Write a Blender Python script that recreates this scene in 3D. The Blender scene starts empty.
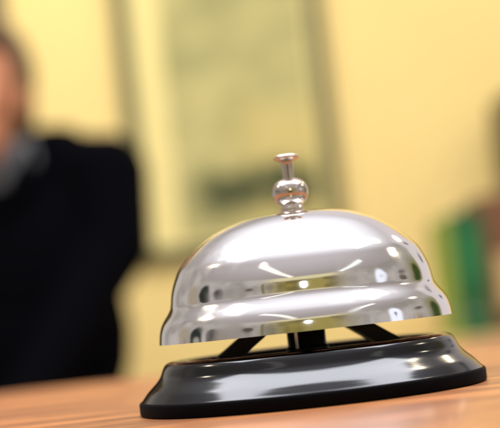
import bpy, bmesh, math, random
from mathutils import Vector, Matrix
random.seed(7)
C = bpy.context.scene.collection
S = bpy.context.scene
U = 0.00025            # one profile unit in metres

# ------------------------------------------------------------------ helpers
def link(name, me, m=None, parent=None, smooth=True):
    o = bpy.data.objects.new(name, me)
    C.objects.link(o)
    if m is not None:
        me.materials.append(m)
    if smooth:
        for p in me.polygons:
            p.use_smooth = True
    if parent is not None:
        o.parent = parent
    return o

def from_bm(name, bm, m=None, parent=None, smooth=True):
    me = bpy.data.meshes.new(name)
    bmesh.ops.recalc_face_normals(bm, faces=bm.faces)
    for e in bm.edges:
        if len(e.link_faces) == 2 and e.calc_face_angle() > 0.75:
            e.smooth = False
    bm.to_mesh(me)
    bm.free()
    return link(name, me, m, parent, smooth)

def tag(o, label=None, cat=None, group=None, kind=None):
    if label: o['label'] = label
    if cat: o['category'] = cat
    if group: o['group'] = group
    if kind: o['kind'] = kind
    return o

def thing(name, label, cat, loc=(0, 0, 0), rz=0.0, group=None):
    o = bpy.data.objects.new(name, None)
    C.objects.link(o)
    o.empty_display_size = 0.02
    o.location = loc
    o.rotation_euler = (0, 0, rz)
    return tag(o, label, cat, group)

def spline(pts, n=8):
    """Catmull-Rom through the profile points"""
    out = []
    for i in range(len(pts) - 1):
        p0 = pts[max(i - 1, 0)]; p1 = pts[i]; p2 = pts[i + 1]; p3 = pts[min(i + 2, len(pts) - 1)]
        for k in range(n):
            t = k / n
            out.append(tuple(0.5 * ((2 * b) + (-a + c) * t + (2 * a - 5 * b + 4 * c - d) * t * t +
                                    (-a + 3 * b - 3 * c + d) * t ** 3)
                             for a, b, c, d in zip(p0, p1, p2, p3)))
    out.append(pts[-1])
    return out

def smooth_profile(pts, it=1):
    """densify, then relax so curvature stays continuous"""
    for _ in range(it):
        q = [pts[0]]
        for i in range(1, len(pts) - 1):
            q.append(tuple(0.25 * a + 0.5 * b + 0.25 * c for a, b, c in zip(pts[i - 1], pts[i], pts[i + 1])))
        q.append(pts[-1])
        pts = q
    return pts

def lathe(bm, prof, seg=160, scale=U, closed=False, centre=(0, 0)):
    """revolve (r, h) about z; a point with r == 0 becomes one pole vertex"""
    rings = []
    for r, h in prof:
        if r <= 1e-6:
            rings.append([bm.verts.new((centre[0], centre[1], h * scale))])
        else:
            rings.append([bm.verts.new((centre[0] + r * scale * math.cos(2 * math.pi * k / seg),
                                        centre[1] + r * scale * math.sin(2 * math.pi * k / seg), h * scale))
                          for k in range(seg)])
    pairs = list(zip(rings[:-1], rings[1:]))
    if closed:
        pairs.append((rings[-1], rings[0]))
    for a, b in pairs:
        for k in range(seg):
            k2 = (k + 1) % seg
            if len(a) == 1 and len(b) == 1:
                continue
            if len(a) == 1:
                bm.faces.new((a[0], b[k], b[k2]))
            elif len(b) == 1:
                bm.faces.new((a[k], a[k2], b[0]))
            else:
                bm.faces.new((a[k], a[k2], b[k2], b[k]))

def add_box(bm, x0, x1, y0, y1, z0, z1, bevel=0.0, seg=2):
    b = bmesh.new()
    bmesh.ops.create_cube(b, size=1.0)
    for v in b.verts:
        v.co = Vector((x0 + (v.co.x + .5) * (x1 - x0), y0 + (v.co.y + .5) * (y1 - y0), z0 + (v.co.z + .5) * (z1 - z0)))
    if bevel:
        bmesh.ops.bevel(b, geom=b.edges[:], offset=bevel, segments=seg, profile=0.5, affect='EDGES')
    merge(bm, b)

def merge(bm, b):
    me = bpy.data.meshes.new('temp')
    b.to_mesh(me); b.free()
    bm.from_mesh(me)
    bpy.data.meshes.remove(me)

def add_sweep(bm, pts, w, t):
    """flat bar of width w (along y) and thickness t following points in the xz plane"""
    n = len(pts)
    secs = []
    for i, (x, z) in enumerate(pts):
        a = pts[max(i - 1, 0)]; b = pts[min(i + 1, n - 1)]
        d = Vector((b[0] - a[0], 0, b[1] - a[1])).normalized()
        nn = Vector((-d.z, 0, d.x))
        p = Vector((x, 0, z))
        secs.append([bm.verts.new(p + nn * s * t / 2 + Vector((0, q * w / 2, 0)))
                     for s, q in ((1, 1), (1, -1), (-1, -1), (-1, 1))])
    for a, b in zip(secs[:-1], secs[1:]):
        for k in range(4):
            bm.faces.new((a[k], a[(k + 1) % 4], b[(k + 1) % 4], b[k]))
    bm.faces.new(secs[0]); bm.faces.new(list(reversed(secs[-1])))

def add_capsule(bm, a, b, ra, rb, seg=16, flat=1.0):
    a = Vector(a); b = Vector(b)
    d = (b - a)
    L = d.length
    d.normalize()
    rot = d.to_track_quat('Z', 'Y').to_matrix()
    prof = []
    for k in range(7):
        t = -math.pi / 2 + k * math.pi / 12
        prof.append((ra * math.cos(t), ra * math.sin(t)))
    for k in range(7):
        t = k * math.pi / 12
        prof.append((rb * math.cos(t), L + rb * math.sin(t)))
    prof[0] = (0, -ra); prof[-1] = (0, L + rb)
    q = bmesh.new()
    lathe(q, prof, seg, 1.0)
    for v in q.verts:
        v.co.y *= flat
        v.co = rot @ v.co + a
    merge(bm, q)

def add_ellipsoid(bm, c, r, rot=None, seg=24):
    q = bmesh.new()
    bmesh.ops.create_uvsphere(q, u_segments=seg, v_segments=seg // 2, radius=1.0)
    for v in q.verts:
        p = Vector((v.co.x * r[0], v.co.y * r[1], v.co.z * r[2]))
        if rot is not None:
            p = rot @ p
        v.co = p + Vector(c)
    merge(bm, q)

def fused(name, bm, voxel, m, parent, smooth=6):
    """voxel-fuse overlapping shapes into one continuous skin"""
    bmesh.ops.recalc_face_normals(bm, faces=bm.faces)
    me = bpy.data.meshes.new('raw'); bm.to_mesh(me); bm.free()
    o = bpy.data.objects.new('raw', me); C.objects.link(o)
    r = o.modifiers.new('r', 'REMESH'); r.mode = 'VOXEL'; r.voxel_size = voxel
    s = o.modifiers.new('s', 'SMOOTH'); s.factor = 0.5; s.iterations = smooth
    dg = bpy.context.evaluated_depsgraph_get()
    out = bpy.data.meshes.new_from_object(o.evaluated_get(dg))
    bpy.data.objects.remove(o)
    out.name = name
    out.materials.clear()
    return link(name, out, m, parent)

# ------------------------------------------------------------------ materials
def mat(name, col, rough=0.5, metal=0.0, **kw):
    m = bpy.data.materials.new(name)
    m.use_nodes = True
    b = m.node_tree.nodes['Principled BSDF']
    b.inputs['Base Color'].default_value = (*col, 1)
    b.inputs['Roughness'].default_value = rough
    b.inputs['Metallic'].default_value = metal
    for k, v in kw.items():
        b.inputs[k.replace('_', ' ')].default_value = v
    return m

class NT:
    def __init__(s, tree): s.t = tree
    def n(s, typ, **kw):
        x = s.t.nodes.new(typ)
        for k, v in kw.items(): setattr(x, k, v)
        return x
    def l(s, a, b): s.t.links.new(a, b)
    def val(s, sock, v):
        if isinstance(v, (int, float)): sock.default_value = v
        elif isinstance(v, (tuple, list)): sock.default_value = v
        else: s.l(v, sock)
    def math(s, op, a, b=None, c=None, clamp=False):
        x = s.n('ShaderNodeMath', operation=op); x.use_clamp = clamp
        s.val(x.inputs[0], a)
        if b is not None: s.val(x.inputs[1], b)
        if c is not None: s.val(x.inputs[2], c)
        return x.outputs[0]
    def mix(s, f, a, b):
        x = s.n('ShaderNodeMix', data_type='RGBA')
        s.val(x.inputs[0], f); 
        s.val(x.inputs[6], (*a, 1) if isinstance(a, tuple) else a)
        s.val(x.inputs[7], (*b, 1) if isinstance(b, tuple) else b)
        return x.outputs[2]
    def smooth(s, v, lo, hi):
        x = s.n('ShaderNodeMapRange', interpolation_type='SMOOTHSTEP')
        s.val(x.inputs[0], v); x.inputs[1].default_value = lo; x.inputs[2].default_value = hi
        return x.outputs[0]
    def noise(s, vec, scale, detail=3, rough=0.5):
        x = s.n('ShaderNodeTexNoise')
        if vec is not None: s.l(vec, x.inputs['Vector'])
        x.inputs['Scale'].default_value = scale; x.inputs['Detail'].default_value = detail
        x.inputs['Roughness'].default_value = rough
        return x.outputs[0]
    def scaled(s, vec, sc):
        x = s.n('ShaderNodeVectorMath', operation='MULTIPLY')
        s.l(vec, x.inputs[0]); x.inputs[1].default_value = sc
        return x.outputs[0]
    def bump(s, h, strength, dist):
        x = s.n('ShaderNodeBump'); x.inputs['Strength'].default_value = strength
        x.inputs['Distance'].default_value = dist
        s.l(h, x.inputs['Height'])
        return x.outputs[0]

def bsdf(m): return m.node_tree.nodes['Principled BSDF']

# polished chrome with faint fingerprints and hairline wear
chrome = mat('chrome', (0.80, 0.785, 0.785), 0.05, 1.0)
g = NT(chrome.node_tree); tc = g.n('ShaderNodeTexCoord').outputs['Object']
sm = g.noise(tc, 70, 4, .6)
g.l(g.math('MULTIPLY_ADD', g.smooth(sm, .50, .72), 0.14, 0.07), bsdf(chrome).inputs['Roughness'])
g.l(g.bump(g.noise(tc, 160, 2), 0.008, 0.0004), bsdf(chrome).inputs['Normal'])

# warmer, slightly worn nickel of the finial and plunger
nickel = mat('worn_nickel', (0.62, 0.56, 0.51), 0.1, 1.0)
g = NT(nickel.node_tree); tc = g.n('ShaderNodeTexCoord').outputs['Object']
g.l(g.math('MULTIPLY_ADD', g.noise(tc, 500, 4, .6), 0.12, 0.05), bsdf(nickel).inputs['Roughness'])
# black lacquered steel
lacquer = mat('black_anodised', (0.045, 0.046, 0.048), 0.14, 1.0, Anisotropic=0.45)
g = NT(lacquer.node_tree); tc = g.n('ShaderNodeTexCoord').outputs['Object']
rx = g.n('ShaderNodeSeparateXYZ'); g.l(tc, rx.inputs[0])
rad = g.math('SQRT', g.math('ADD', g.math('MULTIPLY', rx.outputs[0], rx.outputs[0]), g.math('MULTIPLY', rx.outputs[1], rx.outputs[1])))
cv = g.n('ShaderNodeCombineXYZ'); g.l(g.math('MULTIPLY', rad, 2600.0), cv.inputs[0]); g.l(g.math('MULTIPLY', rx.outputs[0], 40.0), cv.inputs[1])
rings = g.noise(cv.outputs[0], 1.0, 3, .6)                          # fine turning marks round the skirt
wear = g.smooth(g.noise(tc, 120, 5, .65), .48, .75)
g.l(g.math('ADD', g.math('MULTIPLY_ADD', rings, 0.06, 0.09), g.math('MULTIPLY', wear, 0.05)), bsdf(lacquer).inputs['Roughness'])
g.l(g.bump(rings, 0.05, 0.0002), bsdf(lacquer).inputs['Normal'])
tg = g.n('ShaderNodeTangent'); tg.direction_type = 'RADIAL'; tg.axis = 'Z'; g.l(tg.outputs[0], bsdf(lacquer).inputs['Tangent'])

rubber = mat('black_rubber', (0.003, 0.003, 0.004), 0.6, 0.0, Specular_IOR_Level=0.03)
g = NT(rubber.node_tree); tc = g.n('ShaderNodeTexCoord').outputs['Object']
g.l(g.bump(g.noise(tc, 1800, 3), 0.25, 0.0002), bsdf(rubber).inputs['Normal'])

blackmetal = mat('black_metal', (0.008, 0.008, 0.009), 0.4, 0.0, Specular_IOR_Level=0.35)
g = NT(blackmetal.node_tree); tc = g.n('ShaderNodeTexCoord').outputs['Object']
g.l(g.math('MULTIPLY_ADD', g.noise(tc, 300, 3), 0.25, 0.28), bsdf(blackmetal).inputs['Roughness'])

# varnished wood counter, long grain along x
wood = mat('varnished_wood', (0.5, 0.25, 0.1), 0.4, 0.0, Coat_Weight=0.2, Coat_Roughness=0.09)
g = NT(wood.node_tree); tc = g.n('ShaderNodeTexCoord').outputs['Object']
grain = g.noise(g.scaled(tc, (16, 75, 75)), 1.0, 5, .62)
fine = g.noise(g.scaled(tc, (45, 240, 240)), 1.0, 3, .6)
broad = g.noise(g.scaled(tc, (3.0, 9, 9)), 1.0, 2)
c = g.mix(g.smooth(grain, .40, .60), (0.115, 0.032, 0.008), (0.39, 0.148, 0.041))
c = g.mix(g.math('MULTIPLY', g.smooth(broad, .35, .7), .35), c, (0.36, 0.13, 0.034))
pores = g.smooth(fine, .60, .74)
c = g.mix(g.math('MULTIPLY', pores, .75), c, (0.11, 0.032, 0.010))
g.l(c, bsdf(wood).inputs['Base Color'])
g.l(g.bump(g.math('MULTIPLY_ADD', pores, -0.5, grain), 0.12, 0.0004), bsdf(wood).inputs['Normal'])
g.l(g.math('MULTIPLY_ADD', g.noise(tc, 30, 4, .6), 0.16, 0.04), bsdf(wood).inputs['Coat Roughness'])

plaster = mat('yellow_plaster', (0.83, 0.62, 0.24), 0.8)
g = NT(plaster.node_tree); tc = g.n('ShaderNodeTexCoord').outputs['Object']
g.l(g.mix(g.noise(tc, 3, 4, .6), (0.79, 0.605, 0.235), (0.87, 0.68, 0.30)), bsdf(plaster).inputs['Base Color'])
g.l(g.bump(g.noise(tc, 120, 4), 0.2, 0.002), bsdf(plaster).inputs['Normal'])

def cloth(name, col, sc=900):
    m = mat(name, col, 0.9, 0.0, Specular_IOR_Level=0.04)
    g = NT(m.node_tree); tc = g.n('ShaderNodeTexCoord').outputs['Object']
    g.l(g.bump(g.noise(tc, sc, 3), 0.3, 0.001), bsdf(m).inputs['Normal'])
    return m
suit = cloth('black_wool', (0.0012, 0.0012, 0.0025))
shirtm = cloth('grey_white_cotton', (0.17, 0.18, 0.20))
skin = mat('skin', (0.62, 0.25, 0.13), 0.5, 0.0, Subsurface_Weight=0.1)
g = NT(skin.node_tree); tc = g.n('ShaderNodeTexCoord').outputs['Object']
g.l(g.mix(g.noise(tc, 25, 4), (0.60, 0.23, 0.12), (0.68, 0.30, 0.17)), bsdf(skin).inputs['Base Color'])
hairm = mat('greying_brown_hair', (0.16, 0.095, 0.05), 0.5)
g = NT(hairm.node_tree); tc = g.n('ShaderNodeTexCoord').outputs['Object']
g.l(g.bump(g.noise(g.scaled(tc, (400, 400, 40)), 1, 3), 0.6, 0.004), bsdf(hairm).inputs['Normal'])
eyem = mat('eye_white', (0.75, 0.72, 0.68), 0.2)
irism = mat('dark_iris', (0.03, 0.015, 0.01), 0.15)
lipm = mat('lip', (0.45, 0.14, 0.10), 0.45)
leather = mat('black_leather', (0.01, 0.01, 0.01), 0.3)

def noisy(name, a, b, sc, rough=0.5, **kw):
    m = mat(name, a, rough, **kw)
    g = NT(m.node_tree); tc = g.n('ShaderNodeTexCoord').outputs['Object']
    g.l(g.mix(g.noise(tc, sc, 4), a, b), bsdf(m).inputs['Base Color'])
    return m
greenm = noisy('green_card', (0.004, 0.090, 0.022), (0.005, 0.105, 0.028), 60, 0.45)
maroonm = noisy('red_brown_card', (0.15, 0.060, 0.022), (0.19, 0.075, 0.03), 60, 0.6)
paperm = noisy('paper', (0.75, 0.73, 0.66), (0.8, 0.78, 0.72), 400, 0.9)
labelm = noisy('green_paper_label', (0.008, 0.15, 0.04), (0.010, 0.17, 0.045), 100, 0.7)
oakm = noisy('dark_olive_wood', (0.055, 0.040, 0.010), (0.08, 0.055, 0.015), 20, 0.5)
cabm = noisy('tan_laminate', (0.55, 0.36, 0.15), (0.60, 0.40, 0.17), 8, 0.5)
framem = noisy('olive_frame', (0.12, 0.108, 0.038), (0.15, 0.135, 0.05), 30, 0.5)
matm = noisy('cream_mat_board', (0.80, 0.68, 0.30), (0.83, 0.71, 0.33), 200, 0.9)
steel = mat('nickel', (0.7, 0.68, 0.62), 0.25, 1.0)
floorm = noisy('floor_tile', (0.30, 0.22, 0.13), (0.36, 0.27, 0.17), 3, 0.5)

# ------------------------------------------------------------------ the bell
bell = thing('service_bell', 'chrome desk call bell on a black base, standing on the wooden counter', 'desk bell')

outer = [(0, 186), (14, 185.7), (30, 184.6), (48, 182), (64, 178), (85.5, 168.5), (104.5, 154.5), (118.0, 141), (123.8, 130.5), (127.6, 121),
         (129.5, 113.5), (130.5, 107), (131.8, 101.4), (134.9, 96.2), (138.6, 91.2), (141.7, 86.2), (143.8, 80.5), (145.0, 75), (145.9, 67.2)]
outer = smooth_profile(spline(outer, 9), 5)
lip = [(143.4, 67.2), (142.8, 68.0)]
inner = [(r - 3.0 if r > 3 else 0, h - 3.0) for r, h in outer if h > 72]
inner = [(max(r - (0 if h < 165 else 0), 0), h) for r, h in inner]
inner[0] = (0, inner[0][1])
bm = bmesh.new()
lathe(bm, outer + lip + list(reversed(inner)), 192)
from_bm('bell_dome', bm, chrome, bell)

# ball finial with its collar, then the plunger and its button
fin = [(0, 181), (12.6, 181), (13.2, 182.5), (13.2, 184), (12.2, 185.5), (11.6, 187), (11.8, 188.5), (11.0, 190.5), (10.6, 192.3),
       (12.5, 193.6), (15.6, 196.5), (17.6, 200.5), (18.2, 204.5), (17.7, 209), (15.6, 213.5), (12.0, 216.8), (9.0, 218.2),
       (7.2, 218.8), (6.5, 218.6), (6.4, 217), (0, 217)]
bm = bmesh.new(); lathe(bm, smooth_profile(spline(fin, 4), 1), 96)
fin_o = from_bm('finial', bm, nickel, bell)
stem = [(0, 214), (5.6, 214), (5.6, 219), (5.7, 228), (5.8, 234), (6.2, 236), (0, 236)]
bm = bmesh.new(); lathe(bm, stem, 64)
st = from_bm('plunger', bm, nickel, bell)
cap = [(0, 236.2), (6.2, 236.2), (9.0, 237.4), (11.4, 238.6), (12.4, 239.8), (12.6, 241), (12.0, 242.3), (10.2, 243.1), (6, 243.5), (0, 243.6)]
bm = bmesh.new(); lathe(bm, smooth_profile(spline(cap, 4), 1), 64)
from_bm('button', bm, nickel, st)

# base skirt of lacquered steel
sk = [(0, 44.5), (118, 44.5), (121, 45.0), (124, 47.2), (128, 49.4), (133, 50.2), (138, 49.6), (142.2, 47.6), (144.8, 44.2), (146.6, 40.4),
      (148.7, 35.8), (152.4, 31.2), (157.1, 26.8), (161.9, 22.3), (166.0, 17.6), (168.5, 14.6), (169.4, 13.6)]
sk = smooth_profile(spline(sk, 6), 2)
sk2 = [(168.6, 13.4), (164, 16), (155, 22), (146, 33), (140, 40), (0, 40)]
bm = bmesh.new(); lathe(bm, sk + sk2, 192)
base = from_bm('base', bm, lacquer, bell)
# rubber rim the bell stands on
rim = [(150, 0.6), (151, 0.1), (169.4, 0.1), (171.2, 0.8), (171.8, 2.4), (171.8, 11.0), (171.2, 12.8), (170.2, 13.6), (168, 13.6), (150, 13.0)]
bm = bmesh.new(); lathe(bm, rim, 192, closed=True)
from_bm('foot_rim', bm, rubber, bell)
# bracket: two raked legs rising from the base to the post under the dome
bm = bmesh.new()
add_sweep(bm, [(-86 * U, 42 * U), (-84 * U, 45.5 * U), (-78 * U, 49 * U), (-48 * U, 70 * U), (-36 * U, 84 * U), (-28 * U, 92 * U), (28 * U, 92 * U),
               (36 * U, 84 * U), (48 * U, 70 * U), (78 * U, 49 * U), (84 * U, 45.5 * U), (86 * U, 42 * U)], 32 * U, 15 * U)
br = from_bm('bracket', bm, blackmetal, bell, smooth=False)
bm = bmesh.new()
lathe(bm, [(0, 44), (21, 44), (21.5, 46), (21.5, 49), (19.8, 50.5), (19.2, 52), (19.2, 88), (18, 90), (9, 91), (9, 183), (0, 183)], 64)
from_bm('post', bm, blackmetal, bell)
# the striker: a lever, plus a steel pin standing in for the post's grey highlight
bm = bmesh.new()
add_capsule(bm, (-13 * U, -22 * U, 50 * U), (-13 * U, -22 * U, 86 * U), 1.6 * U, 1.6 * U, 14)
add_capsule(bm, (-13 * U, -22 * U, 80 * U), (30 * U, -26 * U, 83 * U), 2.4 * U, 2.4 * U, 14)
add_capsule(bm, (30 * U, -26 * U, 83 * U), (44 * U, -26 * U, 88 * U), 4.0 * U, 6.0 * U, 18)
from_bm('striker', bm, steel, bell)
for sx_ in (-1, 1):
    bm = bmesh.new(); lathe(bm, [(0, 0), (6, 0), (6.2, 1), (5.6, 2.6), (3.5, 3.6), (0, 3.9)], 28, centre=(sx_ * 100 * U, 0))
    sc_ = from_bm('screw', bm, steel, base); sc_.location = (0, 0, 44.4 * U)
bell.rotation_euler = (0, 0, math.radians(6))

# ------------------------------------------------------------------ setting
bm = bmesh.new(); add_box(bm, -1.6, 1.7, -0.62, 0.30, -0.035, 0.0, 0.003, 3)
ct = from_bm('counter', bm, wood, None, smooth=False); tag(ct, kind='structure')
bm = bmesh.new(); add_box(bm, -1.3, 1.3, 2.85, 2.95, -1.05, 1.2)
wl = from_bm('wall', bm, plaster, None, smooth=False); tag(wl, kind='structure')

# ------------------------------------------------------------------ framed picture on the wall
DW = 2.85
pic = thing('framed_picture', 'large olive framed pale green picture hanging on the yellow wall', 'picture', (-0.035, DW, 0.60))
px0, px1, pz0, pz1 = -0.242, 0.242, -0.43, 0.43
bm = bmesh.new()
fw = 0.037
add_box(bm, px0, px0 + fw, -0.022, -0.001, pz0, pz1, .003)
add_box(bm, px1 - fw, px1, -0.022, -0.001, pz0, pz1, .003)
add_box(bm, px0 + fw, px1 - fw, -0.0215, -0.001, pz0, pz0 + fw, .003)
add_box(bm, px0 + fw, px1 - fw, -0.0215, -0.001, pz1 - fw, pz1, .003)
from_bm('frame', bm, framem, pic, smooth=False)
bm = bmesh.new(); add_box(bm, px0 + fw, px1 - fw, -0.010, -0.002, pz0 + fw, pz1 - fw)
from_bm('mat_board', bm, matm, pic, smooth=False)
# the print: faded green hills with a dark clump of trees low down
prm = mat('faded_green_print', (0.4, 0.4, 0.15), 0.7)
g = NT(prm.node_tree); tc = g.n('ShaderNodeTexCoord').outputs['Object']
sx = g.n('ShaderNodeSeparateXYZ'); g.l(tc, sx.inputs[0])
nz = g.noise(g.scaled(tc, (6, 6, 9)), 1.0, 5, .6)
c = g.mix(g.smooth(nz, .35, .65), (0.31, 0.295, 0.12), (0.52, 0.46, 0.20))
hill = g.math('ADD', g.math('MULTIPLY', nz, .22), sx.outputs[2])
c = g.mix(g.math('MULTIPLY', g.smooth(hill, .06, -.02), g.smooth(sx.outputs[0], -.06, .10)), c, (0.57, 0.47, 0.18))
tr = g.math('MULTIPLY', g.math('MULTIPLY', g.smooth(hill, -.11, -.16), g.smooth(hill, -.25, -.20)), g.smooth(g.math('ABSOLUTE', g.math('SUBTRACT', sx.outputs[0], 0.06)), .19, .10))
c = g.mix(tr, c, (0.06, 0.07, 0.02))
g.l(c, bsdf(prm).inputs['Base Color'])
bm = bmesh.new(); add_box(bm, px0 + .105, px1 - fw - .012, -0.0125, -0.0101, pz0 + fw + .012, pz1 - fw - .05)
from_bm('print', bm, prm, pic, smooth=False)

# ------------------------------------------------------------------ dark door behind the person
doorm = noisy('dark_brown_wood', (0.045, 0.022, 0.008), (0.07, 0.035, 0.012), 15, 0.45)
dr = thing('wooden_door', 'dark brown wooden door in the yellow wall at the far left, behind the person', 'door', (-0.55, DW, -1.05))
bm = bmesh.new(); add_box(bm, -.07, .022, -.03, -.001, 0, 2.12, .004); from_bm('door_frame', bm, doorm, dr, smooth=False)
bm = bmesh.new(); add_box(bm, -.70, -.0705, -.03, -.001, 2.05, 2.12, .004); from_bm('door_frame', bm, doorm, dr, smooth=False)
bm = bmesh.new(); add_box(bm, -.70, -.074, -.018, -.002, 0.005, 2.046, .003)
for z0, z1 in ((.15, .95), (1.1, 1.9)): add_box(bm, -.60, -.17, -.024, -.0181, z0, z1, .004)
dl = from_bm('door_leaf', bm, doorm, dr, smooth=False)
bm = bmesh.new(); add_capsule(bm, (-.12, -.07, 1.02), (-.21, -.07, 1.02), .009, .008); add_capsule(bm, (-.12, -.07, 1.02), (-.12, -.022, 1.02), .008, .011); from_bm('handle', bm, steel, dl)

# ------------------------------------------------------------------ low cabinet behind the counter, with files
cab = thing('low_cabinet', 'tan low cabinet against the yellow wall, holding the green binder', 'cabinet', (0.75, 2.45, -1.05))
bm = bmesh.new(); add_box(bm, -0.55, 0.75, -0.22, 0.38, 0.965, 0.995, .003)
from_bm('top', bm, cabm, cab, smooth=False)
bm = bmesh.new(); add_box(bm, -0.53, 0.73, -0.19, 0.38, 0.0, 0.964)
from_bm('carcass', bm, cabm, cab, smooth=False)
for x0, x1 in ((-0.52, -0.105), (-0.1, 0.3), (0.305, 0.72)):
    bm = bmesh.new(); add_box(bm, x0, x1, -0.21, -0.1905, 0.06, 0.95, .002)
    d = from_bm('door', bm, cabm, cab, smooth=False)
    bm = bmesh.new(); add_capsule(bm, (x1 - .04, -0.225, 0.7), (x1 - .04, -0.225, 0.82), .006, .006, 12)
    add_capsule(bm, (x1 - .04, -0.225, 0.705), (x1 - .04, -0.209, 0.705), .004, .004, 10)
    add_capsule(bm, (x1 - .04, -0.225, 0.815), (x1 - .04, -0.209, 0.815), .004, .004, 10)
    from_bm('handle', bm, steel, d)
CT = -0.055

def binder(name, label, x, y, w, h, m, lm, rz, dep=0.28):
    r = thing(name, label, 'binder', (x, y, CT), rz)
    t = 0.003
    bm = bmesh.new()
    add_box(bm, -w / 2, w / 2, 0, t, 0, h, .0008)
    add_box(bm, -w / 2, -w / 2 + t, t + .0002, dep, 0, h, .0008)
    add_box(bm, w / 2 - t, w / 2, t + .0002, dep, 0, h, .0008)
    from_bm('cover', bm, m, r, smooth=False)
    bm = bmesh.new(); add_box(bm, -w / 2 + .006, w / 2 - .006, 0.02, dep - .02, 0.002, h - .018)
    from_bm('pages', bm, paperm, r, smooth=False)
    bm = bmesh.new(); add_box(bm, -w / 2 + .012, w / 2 - .012, -0.001, -0.0002, h * .45, h * .85)
    from_bm('spine_label', bm, lm, r, smooth=False)
    bm = bmesh.new()
    q = [(.009, -.0015), (.012, -.002), (.0125, 0), (.0125, .001), (.009, .001)]
    lathe(bm, q, 32, 1.0, closed=True)
    for v in bm.verts: v.co = Vector((v.co.x, v.co.z - .0005, v.co.y + h * .22))
    from_bm('finger_ring', bm, steel, r)
    return r
binder('ring_binder', 'green ring binder standing upright on the low cabinet at the right', 0.389, 2.27, 0.058, 0.234, greenm, labelm, math.radians(-3))
limem = noisy('lime_card', (0.24, 0.33, 0.035), (0.27, 0.36, 0.04), 60, 0.5)
binder('slim_binder', 'slim lime green binder leaning close on the left of the green ring binder', 0.3465, 2.275, 0.022, 0.226, limem, limem, math.radians(-3), .24)
bx = thing('box_file', 'reddish brown box file standing beside the green binder at the right edge', 'box file', (0.463, 2.30, CT), 0)
bm = bmesh.new(); add_box(bm, -.04, .06, 0, .25, 0, .262, .002); from_bm('box', bm, maroonm, bx, smooth=False)
bm = bmesh.new(); add_box(bm, -.02, .04, -.0012, -.0002, .05, .15); from_bm('spine_label', bm, cabm, bx, smooth=False)
sh = thing('bookcase', 'tall dark olive brown bookcase at the right edge behind the box file', 'bookcase', (0.578, 2.60, CT), 0)
bm = bmesh.new()
add_box(bm, -.02, 0.0, 0, .22, 0, .50, .002); from_bm('side_panel', bm, oakm, sh, smooth=False)
bm = bmesh.new(); add_box(bm, .20, .22, 0, .22, 0, .50, .002); from_bm('side_panel', bm, oakm, sh, smooth=False)
for z in (0.001, .24, .48):
    bm = bmesh.new(); add_box(bm, .0005, .1995, .004, .215, z, z + .018, .001)
    from_bm('shelf', bm, oakm, sh, smooth=False)
bm = bmesh.new(); add_box(bm, .0005, .1995, .2155, .2195, 0.001, .499); from_bm('back_panel', bm, oakm, sh, smooth=False)

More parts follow.
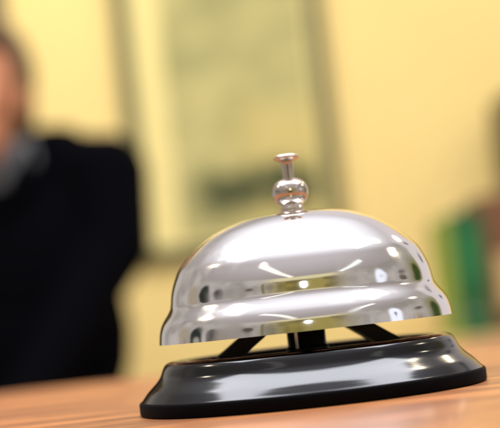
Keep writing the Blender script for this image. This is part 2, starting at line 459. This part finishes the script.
# ------------------------------------------------------------------ person in a black suit behind the counter
def person():
    r = thing('person', 'person in a black suit and pale collar standing behind the counter at the left', 'person', (-0.425, 2.05, -1.05), math.radians(-12))
    r.scale = (1.05, 1.05, 1.05)
    # body (origin at the feet, facing -y, hands clasped in front)
    H = 1.46                                   # centre of the head
    HD = Vector((0, -.085, -.045))             # the head is bowed forward
    b = bmesh.new()
    add_ellipsoid(b, (0, 0.004, H + .02), (.074, .092, .098))
    add_ellipsoid(b, (0, -.026, H - .045), (.055, .062, .072))         # jaw
    add_ellipsoid(b, (0, -.068, H - .098), (.020, .018, .014))         # chin
    add_capsule(b, (0, -.086, H + .018), (0, -.106, H - .022), .008, .012, 12)   # nose
    add_ellipsoid(b, (-.010, -.096, H - .026), (.009, .010, .007)); add_ellipsoid(b, (.010, -.096, H - .026), (.009, .010, .007))
    add_ellipsoid(b, (0, -.086, H - .058), (.024, .008, .008))         # mouth
    for s in (-1, 1):
        add_ellipsoid(b, (s * .030, -.082, H + .030), (.022, .012, .007))   # brow
        add_ellipsoid(b, (s * .040, -.070, H - .020), (.020, .016, .018))   # cheek
        add_ellipsoid(b, (s * .076, .004, H - .005), (.010, .020, .034))    # ear
    for v in b.verts: v.co += HD
    add_capsule(b, (0, .022, H - .19), (0, -.055, H - .08), .060, .054)
    add_ellipsoid(b, (0, .02, 1.16), (.155, .095, .20)); add_ellipsoid(b, (0, .02, .93), (.135, .09, .17))
    add_capsule(b, (-.12, .02, 1.285), (.12, .02, 1.285), .055, .055)
    for s in (-1, 1):
        sh_, el, wr = (s * .165, .02, 1.275), (s * .180, -.01, 1.165), (s * .055, -.195, .91)
        add_capsule(b, sh_, el, .046, .037); add_capsule(b, el, wr, .036, .024)
        palm = Vector((s * .018, -.215, .885))
        add_capsule(b, wr, palm, .022, .026, flat=.6)
        for k, L in enumerate((.036, .042, .040, .032)):              # four bent fingers folded over the other hand
            p0 = palm + Vector((-s * .010, -.012, .022 - .016 * k))
            p1 = p0 + Vector((-s * L * .8, -.012 + .004 * k, -.012)); p2 = p1 + Vector((-s * L * .35, .018, -.012))
            add_capsule(b, p0, p1, .0085, .0078, 10); add_capsule(b, p1, p2, .0078, .0066, 10)
        t0 = palm + Vector((s * .006, -.010, .020)); t1 = t0 + Vector((-s * .022, -.014, .020)); t2 = t1 + Vector((-s * .020, .000, .006))
        add_capsule(b, t0, t1, .0105, .009, 10); add_capsule(b, t1, t2, .009, .007, 10)
        hip, kn, an = (s * .085, .02, .84), (s * .092, .01, .46), (s * .095, .03, .09)
        add_capsule(b, hip, kn, .078, .052); add_capsule(b, kn, an, .050, .034)
        add_capsule(b, an, (s * .105, -.11, .045), .034, .028)
    fused('body', b, .006, skin, r, 4)
    # hair
    b = bmesh.new()
    add_ellipsoid(b, (0, .016, H + .038), (.090, .104, .108)); add_ellipsoid(b, (0, .045, H - .015), (.078, .068, .085))
    add_ellipsoid(b, (.02, -.05, H + .098), (.055, .045, .028))
    for v in b.verts: v.co += HD
    me_o = fused('hair', b, .006, hairm, r, 4)
    bm = bmesh.new(); bm.from_mesh(me_o.data)
    dele = [v for v in bm.verts if v.co.y - HD.y < -.030 and v.co.z - HD.z < H + .072]
    bmesh.ops.delete(bm, geom=dele, context='VERTS'); bm.to_mesh(me_o.data); bm.free()
    # eyes and lips
    for s in (-1, 1):
        bm = bmesh.new(); add_ellipsoid(bm, (s * .030, -.079, H + .012), (.013, .011, .0075)); [setattr(v, 'co', v.co + HD) for v in bm.verts]; e = from_bm('eye', bm, eyem, r)
        bm = bmesh.new(); add_ellipsoid(bm, (s * .030, -.0885, H + .012), (.0058, .003, .0058), seg=16); [setattr(v, 'co', v.co + HD) for v in bm.verts]; from_bm('iris', bm, irism, e)
    bm = bmesh.new(); add_ellipsoid(bm, (0, -.0905, H - .055), (.021, .006, .0038)); add_ellipsoid(bm, (0, -.090, H - .0625), (.018, .0062, .0042))
    for v in bm.verts: v.co += HD
    from_bm('lips', bm, lipm, r)
    # shirt: collar and front
    b = bmesh.new()
    add_capsule(b, (0, .024, H - .200), (0, -.022, H - .125), .085, .068)
    add_ellipsoid(b, (0, .015, 1.19), (.11, .085, .13)); add_ellipsoid(b, (0, .012, 1.315), (.098, .080, .045))
    fused('shirt', b, .006, shirtm, r, 3)
    # jacket
    b = bmesh.new()
    add_ellipsoid(b, (0, .022, 1.15), (.178, .115, .20)); add_ellipsoid(b, (0, .022, 1.03), (.182, .110, .20)); add_ellipsoid(b, (0, .022, .88), (.168, .114, .16))
    add_capsule(b, (-.145, .022, 1.290), (.145, .022, 1.290), .064, .064)
    add_capsule(b, (-.09, .022, 1.315), (.09, .022, 1.315), .06, .06)
    for s in (-1, 1):
        add_capsule(b, (s * .170, .022, 1.282), (s * .180, -.01, 1.165), .068, .060); add_capsule(b, (s * .180, -.01, 1.165), (s * .068, -.180, .925), .060, .038)
    jk = fused('jacket', b, .006, suit, r, 4)
    # open the neckline in a V
    bm = bmesh.new(); bm.from_mesh(jk.data)
    dele = [v for v in bm.verts if v.co.z > 1.30 and abs(v.co.x) < (v.co.z - 1.30) * .7 and v.co.y < 0.0 or (abs(v.co.x) < .055 and v.co.z > 1.325)]
    bmesh.ops.delete(bm, geom=dele, context='VERTS'); bm.to_mesh(jk.data); bm.free()
    md = jk.modifiers.new('thick', 'SOLIDIFY'); md.thickness = .005; md.offset = -1
    for s in (-1, 1):                                                   # lapels
        bm = bmesh.new()
        pts = [(s * .004, -.099, 1.215), (s * .045, -.100, 1.245), (s * .085, -.088, 1.285), (s * .075, -.060, 1.335), (s * .050, -.072, 1.30), (s * .025, -.092, 1.25)]
        vs = [bm.verts.new(p) for p in pts]; bm.faces.new(vs)
        q = bmesh.ops.extrude_face_region(bm, geom=bm.faces[:])
        for v in [e for e in q['geom'] if isinstance(e, bmesh.types.BMVert)]: v.co.y -= .006
        from_bm('lapel', bm, suit, jk, smooth=False)
    # trousers, shoes
    b = bmesh.new()
    add_ellipsoid(b, (0, .022, .86), (.155, .108, .13))
    for s in (-1, 1):
        add_capsule(b, (s * .085, .02, .82), (s * .092, .01, .46), .092, .068); add_capsule(b, (s * .092, .01, .46), (s * .095, .03, .10), .068, .056)
    fused('trousers', b, .008, suit, r, 4)
    for s in (-1, 1):
        b = bmesh.new()
        add_capsule(b, (s * .096, .035, .045), (s * .108, -.14, .034), .042, .034, flat=.9)
        add_capsule(b, (s * .096, .035, .05), (s * .096, .03, .09), .044, .042)
        add_box(b, s * .101 - .042, s * .101 + .042, -.165, .075, 0.0, .016, .006)
        fused('shoe', b, .005, leather, r, 3)
    return r
person()
bm = bmesh.new(); add_box(bm, -1.6, 1.6, 0.2, 2.845, -1.09, -1.05)
tag(from_bm('floor', bm, floorm, None, smooth=False), kind='structure')

# ------------------------------------------------------------------ the lobby's light: surroundings as an environment, lamps as lamps
W = bpy.data.worlds.new('World'); S.world = W; W.use_nodes = True
g = NT(W.node_tree); wt = W.node_tree
bg = wt.nodes['Background']
d = g.n('ShaderNodeTexCoord').outputs['Generated']
sx = g.n('ShaderNodeSeparateXYZ'); g.l(d, sx.inputs[0])
X, Y, Z = sx.outputs
RAD = 180 / math.pi
el = g.math('MULTIPLY', g.math('ARCSINE', Z), RAD)
az = g.math('MULTIPLY', g.math('ARCTAN2', X, g.math('MULTIPLY', Y, -1.0)), RAD)   # 0 = towards the desk clerk's visitor, + = right

def spot(a0, e0, wa, we, soft=.25, box=False):
    p = g.math('DIVIDE', g.math('ABSOLUTE', g.math('SUBTRACT', az, a0)), wa)
    q = g.math('DIVIDE', g.math('ABSOLUTE', g.math('SUBTRACT', el, e0)), we)
    r = g.math('MAXIMUM', p, q) if box else g.math('SQRT', g.math('ADD', g.math('MULTIPLY', p, p), g.math('MULTIPLY', q, q)))
    return g.smooth(r, 1 + soft, 1 - soft)

nz = g.noise(d, 3.0, 3)
wallc = g.mix(g.smooth(nz, .35, .65), (0.36, 0.325, 0.29), (0.58, 0.53, 0.49))
ceil = g.mix(g.smooth(el, 26, 54), (0.42, 0.375, 0.35), (0.64, 0.585, 0.60))
c = g.mix(g.smooth(el, 27, 31), wallc, ceil)
# olive far wall of the lobby, with a pale cornice
far = g.math('MULTIPLY', g.smooth(g.math('ABSOLUTE', g.math('SUBTRACT', az, 2)), 48, 14), g.smooth(el, 25, 22.5))
c = g.mix(g.math('MULTIPLY', g.math('MULTIPLY', g.smooth(az, 104, 118), g.smooth(az, 131, 129)), g.smooth(el, 28, 14)), c, (0.30, 0.27, 0.12))
c = g.mix(g.math('MULTIPLY', g.smooth(az, 129, 132), g.smooth(el, 40, 30)), c, (0.80, 0.71, 0.70))
c = g.mix(far, c, g.mix(g.smooth(nz, .4, .6), (0.20, 0.155, 0.04), (0.40, 0.33, 0.10)))
corn = g.math('MULTIPLY', g.smooth(g.math('ABSOLUTE', g.math('SUBTRACT', az, 2)), 42, 22), g.math('MULTIPLY', g.smooth(el, 23.5, 25), g.smooth(el, 29.5, 27.5)))
c = g.mix(corn, c, (0.86, 0.76, 0.44))
# doorways and windows round the room
for a0, e0, wa, we, colr in ((-96, 10, 6.5, 13, (0.03, 0.035, 0.03)), (-79, 10, 5.5, 9.0, (0.05, 0.05, 0.06)), (-67, 12, 3.5, 5, (0.36, 0.32, 0.30)),
                             (-47, 14, 5, 2.6, (0.10, 0.08, 0.06)), (-35, 13, 1.2, 9, (0.22, 0.19, 0.10)),
                             (46, 13, 3, 4, (0.42, 0.38, 0.34)), (99, 13, 5, 2.2, (0.12, 0.08, 0.05)),
                             (121, 7, 6, 9, (0.05, 0.075, 0.02)), (142, 23.6, 2, 2, (0.05, 0.07, 0.10)), (145, 12, 2, 2, (0.05, 0.07, 0.10))):
    c = g.mix(spot(a0, e0, wa, we, .2, box=(wa < 4)), c, colr)
c = g.mix(spot(73, 12, 6, 10, .25), c, (1.15, 1.2, 1.35))
c = g.mix(spot(73, 12, 1.3, 2.2, .3), c, (0.30, 0.28, 0.36))
c = g.mix(spot(-112, 12, 7, 8, .5), c, (0.44, 0.37, 0.28))
# daylit part of the ceiling overhead
zen = g.n('ShaderNodeVectorMath', operation='DOT_PRODUCT'); g.l(d, zen.inputs[0]); zen.inputs[1].default_value = Vector((0.03, 0.18, 1)).normalized()
c = g.mix(g.smooth(zen.outputs['Value'], .62, .97), c, (1.4, 1.38, 1.45))
# furniture along the walls of the lobby, low down
cell = g.n('ShaderNodeTexNoise', noise_dimensions='1D'); g.l(g.math('MULTIPLY', az, 0.055), cell.inputs['W']); cell.inputs['Scale'].default_value = 1.0; cell.inputs['Detail'].default_value = 1
cell2 = g.n('ShaderNodeTexNoise', noise_dimensions='1D'); g.l(g.math('MULTIPLY', az, 0.05), cell2.inputs['W']); cell2.inputs['Scale'].default_value = 1.0; cell2.inputs['Detail'].default_value = 1
rp = g.n('ShaderNodeValToRGB'); rp.color_ramp.interpolation = 'EASE'; g.l(g.smooth(cell.outputs[0], .28, .72), rp.inputs[0])
for k, (p, q) in enumerate(((0, (.06, .045, .03)), (.2, (.42, .27, .09)), (.38, (.62, .57, .52)), (.55, (.16, .10, .06)), (.68, (.66, .62, .58)), (.82, (.30, .25, .12)))):
    e = rp.color_ramp.elements[k] if k < 2 else rp.color_ramp.elements.new(p)
    e.position = p; e.color = (*q, 1)
top = g.math('MULTIPLY_ADD', cell2.outputs[0], 16.0, -1.5)
fm = g.math('MULTIPLY', g.smooth(g.math('SUBTRACT', el, top), 1.0, -1.0), g.smooth(g.math('ABSOLUTE', az), 112, 108))
c = g.mix(g.math('MULTIPLY', fm, .85), c, rp.outputs[0])
# whoever takes the picture, dark against the room
c = g.mix(spot(1, -6, 13, 15, .3), c, (0.05, 0.045, 0.04))
# floor of the lobby
c = g.mix(g.smooth(el, -4, -8), c, (0.20, 0.15, 0.10))
g.l(c, bg.inputs['Color']); bg.inputs['Strength'].default_value = 1.0

def lamp(name, loc, to, sx_, sy_, watt, col, shape='DISK', spin=0.0):
    l = bpy.data.lights.new(name, 'AREA'); l.shape = shape; l.size = sx_; l.size_y = sy_
    l.energy = watt; l.color = col
    o = bpy.data.objects.new(name, l); C.objects.link(o)
    o.location = loc
    dr = Vector(to) - Vector(loc)
    o.rotation_mode = 'QUATERNION'
    q = dr.to_track_quat('-Z', 'Y')
    o.rotation_quaternion = q
    return o
def on_ceiling(a, e, h=1.6):
    a = math.radians(a); r = h / math.tan(math.radians(e))
    return (r * math.sin(a), -r * math.cos(a), h)
warm = (1.0, 0.86, 0.62)
for a, e, s in ((-137, 54, .24), (-105, 40, .26), (121, 48, .26), (108, 31.5, .30), (143, 30, .30)):
    p = on_ceiling(a, e)
    lamp('downlight', p, (p[0], p[1], -1), s, s, 34 * math.pi ** 2 * s * s / 4, warm)
def tube(p, q, watt, col):
    """a strip lamp along the ceiling from p to q"""
    p = Vector(p); q = Vector(q); dv = q - p
    l = bpy.data.lights.new('strip_lamp', 'AREA'); l.shape = 'RECTANGLE'; l.size = dv.length; l.size_y = .24; l.energy = watt; l.color = col
    o = bpy.data.objects.new('strip_lamp', l); C.objects.link(o)
    x = dv.normalized(); z = Vector((0, 0, 1)); y = z.cross(x)
    o.matrix_world = Matrix.Translation((p + q) / 2) @ Matrix((x, y, z)).transposed().to_4x4()
tube(on_ceiling(-44.5, 49), on_ceiling(-9, 29), 1.3, (1, .98, .86))
tube(on_ceiling(64, 39), on_ceiling(36, 29), 1.2, (.92, 1, .95))
lamp('pendant_lamp', on_ceiling(0.9, 18, 1.3), (0, 0, 0), .34, .34, 6, (1, 1, 1))
# large opal panel in the ceiling over the desk
pn = lamp('ceiling_panel', (0.05, 0.20, 1.6), (0.05, 0.20, 0), 2.4, 0.9, 12 * math.pi * 2.4 * .9, (.97, .97, 1), 'RECTANGLE')
# wall washers over the yellow wall
def washer(loc, to, watt, col):
    l = bpy.data.lights.new('wall_washer', 'SPOT'); l.energy = watt; l.color = col; l.spot_size = math.radians(110); l.spot_blend = 1.0; l.shadow_soft_size = .04
    o = bpy.data.objects.new('wall_washer', l); C.objects.link(o)
    o.location = loc; o.rotation_euler = (Vector(to) - Vector(loc)).to_track_quat('-Z', 'Y').to_euler()
washer((-0.80, 2.15, 1.45), (-0.62, 2.85, 0.62), 40, (1.0, .97, .80))
washer((0.55, 2.05, 1.55), (0.40, 2.85, 0.55), 34, (1.0, .96, .77))

# ------------------------------------------------------------------ camera
cam = bpy.data.cameras.new('camera'); co = bpy.data.objects.new('camera', cam); C.objects.link(co)
CX, CY, CZ = -0.0106, -0.35, 0.0205
co.matrix_world = Matrix.Translation((CX, CY, CZ)) @ Matrix.Rotation(math.radians(90 + 4.33), 4, 'X') @ Matrix.Rotation(math.radians(-6.3), 4, 'Z')
cam.sensor_width = 36; cam.lens = 100.8; cam.clip_start = 0.01; cam.clip_end = 50
cam.dof.use_dof = True; cam.dof.focus_distance = 0.324; cam.dof.aperture_fstop = 12.0
S.camera = co
S.render.resolution_x = 1024; S.render.resolution_y = 877
S.view_settings.view_transform = 'Standard'; S.view_settings.look = 'None'
S.view_settings.exposure = 0; S.view_settings.gamma = 1
S.cycles.use_denoising = True
S.cycles.max_bounces = 10; S.cycles.glossy_bounces = 6
S.cycles.sample_clamp_indirect = 8
